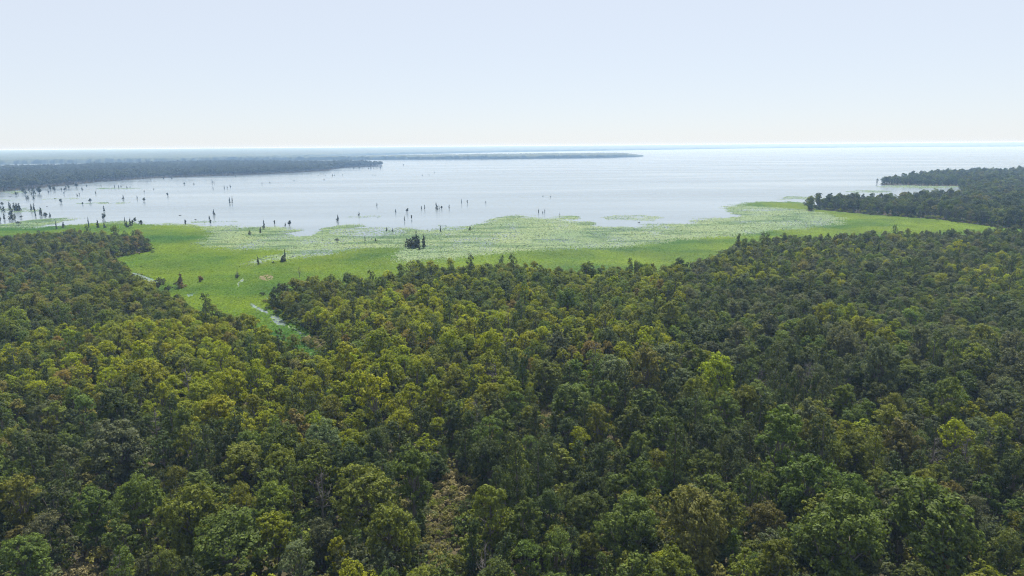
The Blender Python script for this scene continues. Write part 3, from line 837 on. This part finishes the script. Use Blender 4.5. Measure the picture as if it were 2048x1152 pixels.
def hills(x, y, t):
    return canopy(x, y, t) * (1 + 0.0 * t) + np.clip(t, 0, 1) ** 1.3 * (50 + 8 * fbm(x / 2200, y / 2200, 12, 3))
far = [(-900, 340, 20500), (0, 328, 20500), (400, 321, 20500), (640, 314, 20500), (720, 311, 20500), (780, 309.5, 20500), (1000, 304.5, 20500), (1250, 300.5, 20500), (1500, 296.8, 20500), (1800, 294.2, 20500), (2100, 292.6, 20500), (2900, 289, 20500)]
ridge('far_shore_forest', far, 1100, 60, 'pale blue wooded shore along the horizon behind the lake', hills)

# ------------------------------------------------------------------ trees standing in the lake and the marsh
A = lambda x, y: (x / 6.777, 370 + y / 6.777)
B = lambda x, y: (x / 4.0, 270 + y / 4.0)
C2 = lambda x, y: (512 + x / 4.0, 270 + y / 4.0)
D = lambda x, y: (1024 + x / 4.0, 270 + y / 4.0)
E5 = lambda x, y: (x / 3.0, 500 + y / 3.0)
# (x, y of the foot, height) in the enlarged views; s spire, t thin spire, w wide spire, m mop, b bush, d dead snag
LAKE = []
def add(fn, k, lst):
    sc = {A: 6.777, B: 4.0, C2: 4.0, D: 4.0, E5: 3.0}[fn]
    for (x, y, h, ty) in lst: LAKE.append((*fn(x, y), h / sc, ty, k))
add(A, 'lake', [(32, 278, 38, 'm'), (15, 345, 62, 's'), (55, 360, 62, 'w'), (128, 345, 108, 't'), (148, 345, 95, 's'), (200, 350, 100, 's'), (222, 352, 88, 's'), (238, 350, 92, 's'), (262, 352, 95, 's'),
     (170, 475, 135, 'w'), (205, 465, 72, 's'), (5, 500, 85, 's'), (60, 472, 82, 's'), (290, 450, 30, 'b'), (425, 350, 88, 's'), (462, 350, 100, 't'), (483, 428, 112, 't'), (563, 415, 102, 's'),
     (620, 440, 50, 'm'), (600, 412, 34, 'm'), (680, 440, 60, 's'), (1408, 465, 62, 'm'), (1412, 362, 82, 's'), (830, 246, 46, 'm'), (1225, 236, 46, 'm'), (1120, 268, 30, 'm'), (1298, 122, 42, 's'),
     (1672, 195, 56, 's'), (1860, 190, 50, 's'), (1952, 222, 44, 'm'), (1955, 100, 34, 's'), (870, 130, 30, 'm'), (745, 196, 16, 'b'), (535, 120, 80, 'm'), (658, 110, 26, 'm'), (735, 82, 46, 'm'),
     (685, 72, 60, 'm'), (835, 80, 36, 'm'), (880, 78, 32, 'm'), (900, 60, 42, 'm'), (935, 52, 42, 'm'), (1035, 32, 50, 'm'), (1112, 68, 42, 's'), (1045, 148, 32, 's'), (1078, 135, 26, 'm'),
     (1175, 25, 22, 'm'), (1610, 42, 46, 's'), (1555, 42, 46, 't'), (1640, 30, 28, 's'), (1720, 42, 32, 's'), (1768, 40, 16, 'b'), (1372, 30, 42, 't'), (220, 145, 42, 'm'), (247, 135, 30, 'm'),
     (358, 200, 52, 's'), (385, 195, 50, 'w'), (455, 195, 52, 's'), (345, 130, 42, 'm'), (320, 100, 60, 'm'), (400, 92, 62, 'm'), (455, 130, 90, 'w'), (60, 96, 42, 'm'), (90, 86, 32, 'm')])
add(A, 'marsh edge', [(255, 556, 56, 'b'), (770, 605, 112, 't'), (865, 586, 82, 's'), (1208, 576, 132, 't'), (1330, 592, 120, 's'), (1420, 590, 76, 's'), (1700, 560, 122, 't'), (1722, 582, 92, 's'),
     (1768, 560, 110, 's'), (1800, 542, 62, 'm'), (1778, 582, 52, 'b'), (1830, 502, 52, 'm'), (1910, 545, 56, 'm')])
add(B, 'lake', [(1342, 487, 20, 'm'), (1705, 435, 22, 's'), (1795, 432, 32, 't'), (1818, 430, 26, 's'), (1842, 418, 24, 's'), (1698, 390, 36, 't'), (1713, 389, 24, 's'), (1475, 398, 16, 'm'), (1552, 398, 16, 's'),
     (1838, 549, 56, 't'), (1858, 549, 60, 't'), (1710, 640, 46, 's'), (1676, 676, 34, 's'), (1688, 713, 34, 'm'), (1487, 719, 38, 'm'), (1208, 366, 12, 'm'), (1310, 356, 14, 'm'), (1375, 356, 14, 'm'),
     (1490, 346, 14, 's'), (1585, 342, 14, 's'), (1885, 337, 16, 's'), (1230, 438, 12, 's')])
add(B, 'lily bed', [(1996, 800, 38, 'w')])
add(C2, 'lake', [(48, 396, 22, 's'), (112, 386, 16, 's'), (305, 369, 10, 'm'), (545, 361, 12, 's'), (148, 716, 32, 'm'), (235, 730, 32, 's'), (268, 725, 38, 'm'), (656, 686, 52, 's'), (825, 643, 32, 's'), (967, 571, 32, 's'),
     (1118, 623, 36, 's'), (1208, 619, 32, 'm'), (1188, 690, 48, 't'), (1247, 672, 32, 'm'), (1324, 596, 32, 's'), (1350, 596, 44, 't'), (1441, 562, 26, 's'), (1445, 597, 44, 'w'), (1466, 596, 44, 't'),
     (1484, 591, 22, 'm'), (1545, 590, 40, 's'), (1646, 550, 44, 't'), (1690, 548, 28, 'm'), (1838, 546, 22, 't'), (612, 327, 16, 's'), (627, 326, 12, 's'), (693, 323, 14, 's'), (558, 329, 14, 't'),
     (497, 326, 10, 's'), (935, 326, 12, 's'), (953, 326, 12, 's'), (1330, 326, 11, 's'), (1385, 323, 11, 's'), (1430, 303, 11, 's'), (1983, 299, 12, 't'), (752, 276, 12, 's'), (782, 273, 14, 'm'),
     (825, 272, 17, 'm'), (850, 273, 14, 's'), (900, 273, 14, 's'), (920, 274, 17, 'm'), (940, 272, 16, 's'), (968, 272, 17, 's'), (995, 270, 14, 'm'), (1178, 246, 12, 'm')])
add(C2, 'lily bed', [(65, 751, 78, 't'), (58, 752, 24, 'b'), (35, 786, 58, 's'), (1045, 771, 38, 's'), (1094, 776, 34, 's'), (652, 859, 32, 'b'), (873, 851, 54, 't'), (957, 851, 30, 's'), (1105, 839, 13, 'b'),
     (1215, 896, 78, 'w'), (1236, 905, 92, 'w'), (1252, 900, 98, 's'), (1268, 906, 112, 'w'), (1284, 903, 150, 't'), (1300, 900, 104, 's'), (1306, 921, 42, 's'), (1342, 906, 122, 's'),
     (1372, 781, 32, 'd'), (1477, 781, 68, 't'), (1712, 763, 42, 's')])
add(C2, 'green marsh', [(18, 1042, 74, 's'), (222, 1020, 66, 'w'), (232, 1018, 112, 't'), (212, 1021, 50, 'w'), (137, 1033, 22, 'b'), (350, 1150, 92, 'd')])
add(D, 'lake', [(212, 626, 42, 't'), (246, 628, 22, 't'), (262, 626, 42, 't'), (308, 498, 12, 's'), (248, 491, 9, 's')])
add(D, 'lily bed', [(380, 652, 34, 'd')])
add(E5, 'green marsh', [(1088, 230, 92, 'R'), (1070, 228, 42, 'b'), (1208, 197, 36, 'r'), (1425, 172, 58, 'd'), (1420, 174, 26, 'b'), (848, 106, 12, 'b'), (968, 212, 46, 'b'), (940, 246, 60, 'b'), (1012, 252, 36, 'b'), (1578, 279, 26, 'b')])

KEYS = {'s': ['spire1', 'spire0'], 't': ['spire2', 'spire0'], 'w': ['spire3'], 'm': ['mop0', 'mop1', 'mop2'], 'b': ['shrub2', 'shrub0'], 'd': ['dead1'], 'R': ['spire1'], 'r': ['mop2']}
DESC = {'s': 'tiered pond cypress', 't': 'slim spire-topped pond cypress', 'w': 'wide-skirted pond cypress', 'm': 'round-topped pond cypress', 'b': 'dark low bush', 'd': 'bare dead trunk', 'R': 'rust-topped tall cypress', 'r': 'rust red rounded small tree'}
WHERE = {'lake': 'in open water', 'marsh edge': 'on marsh edge', 'lily bed': 'among lily pads', 'green marsh': 'in green marsh'}
KN = {'b': 'marsh_bush', 'd': 'dead_tree'}
for (px, py, hp, ty, wh) in LAKE:
    g = gp(px, py, 0)
    d = math.dist(g, (0, 0, CAM_H))
    key = KEYS[ty][rng.integers(len(KEYS[ty]))]
    R, Ht = PROTO[key][3]
    hm = hp * d / FPX * 1.03
    s = hm / Ht
    tint = np.array((0.06, 0.072, 0.045)) * rng.uniform(0.8, 1.25)
    if wh == 'green marsh': tint = tint * 1.4
    if ty == 'b': tint = np.array((0.04, 0.044, 0.028))
    if ty in 'Rr': tint = np.array((0.17, 0.11, 0.05))
    hz = 'tall' if hm > 13 else 'short' if hm < 6 else 'mid-height'
    cx, cyy, _ = proj((g[0], g[1], hm * 0.5))
    lab = unique_label('%s %s %s' % (hz, DESC[ty], WHERE[wh]), float(cx), float(cyy))
    sxy = float(np.clip(s, 0.5, 1.25)) if ty in 'stw' else s
    e = grow(KN.get(ty, 'pond_cypress'), key, (g[0], g[1], 0.0), rng.uniform(0, 6.28), 1.0, tint, lab, 'bush' if ty == 'b' else 'tree', 'trees standing in the lake and marsh')
    e.scale = (sxy * (0.98 if ty != 't' else 0.78), sxy * (0.98 if ty != 't' else 0.78), s)

# drifting logs
for (px, py, wp) in [(185 / 6.777, 370 + 122 / 6.777, 4), (138 / 6.777, 370 + 157 / 6.777, 5), (360, 431, 5), (391, 439.5, 4), (1278, 445.5, 5), (93.7, 413.5, 2.5)]:
    g = gp(px, py, 0); d = math.dist(g, (0, 0, CAM_H)); Lg = wp * d / FPX
    r2 = np.random.default_rng(int(px))
    tv, tf_ = join_tubes([tube([(-Lg / 2, 0, 0.1), (-Lg / 6, 0.2, 0.25), (Lg / 4, -0.1, 0.3), (Lg / 2, 0.1, 0.15)], [0.2, 0.36, 0.32, 0.15], 7),
                          tube([(Lg * 0.15, 0, 0.3), (Lg * 0.22, 0.3, 0.9), (Lg * 0.3, 0.4, 1.2)], [0.14, 0.09, 0.03], 5)])
    o = link('log', mesh_np('log', tv, tf_, 4, (MAT_BARK,), True), label=unique_label('dark drifting log lying in the lake', px, py), cat='log', group='logs drifting in the lake')
    o.location = (g[0], g[1], 0)

# ------------------------------------------------------------------ haze
m, nt, out = new_mat('haze')
pv = nt.nodes.new('ShaderNodeVolumePrincipled')
pv.inputs['Color'].default_value = (0.38, 0.61, 1.0, 1)
pv.inputs['Density'].default_value = 0.000125
pv.inputs['Absorption Color'].default_value = (1, 1, 1, 1)
pv.inputs['Anisotropy'].default_value = 0.0
nt.links.new(pv.outputs[0], out.inputs['Volume'])
x0, x1, y0, y1, z0, z1 = -20000, 20000, -1000, 23000, -1.5, 86
v = [(x0, y0, z0), (x1, y0, z0), (x1, y1, z0), (x0, y1, z0), (x0, y0, z1), (x1, y0, z1), (x1, y1, z1), (x0, y1, z1)]
f = [0, 3, 2, 1, 4, 5, 6, 7, 0, 1, 5, 4, 1, 2, 6, 5, 2, 3, 7, 6, 3, 0, 4, 7]
link('haze', mesh_np('haze', v, f, 4, (m,)), kind='stuff')
print('TREES', len(trees), 'singles', len(single), 'head', len(head), 'lake', len(LAKE), 'pads', len(L), 'green', len(G), 'far', len(cand))
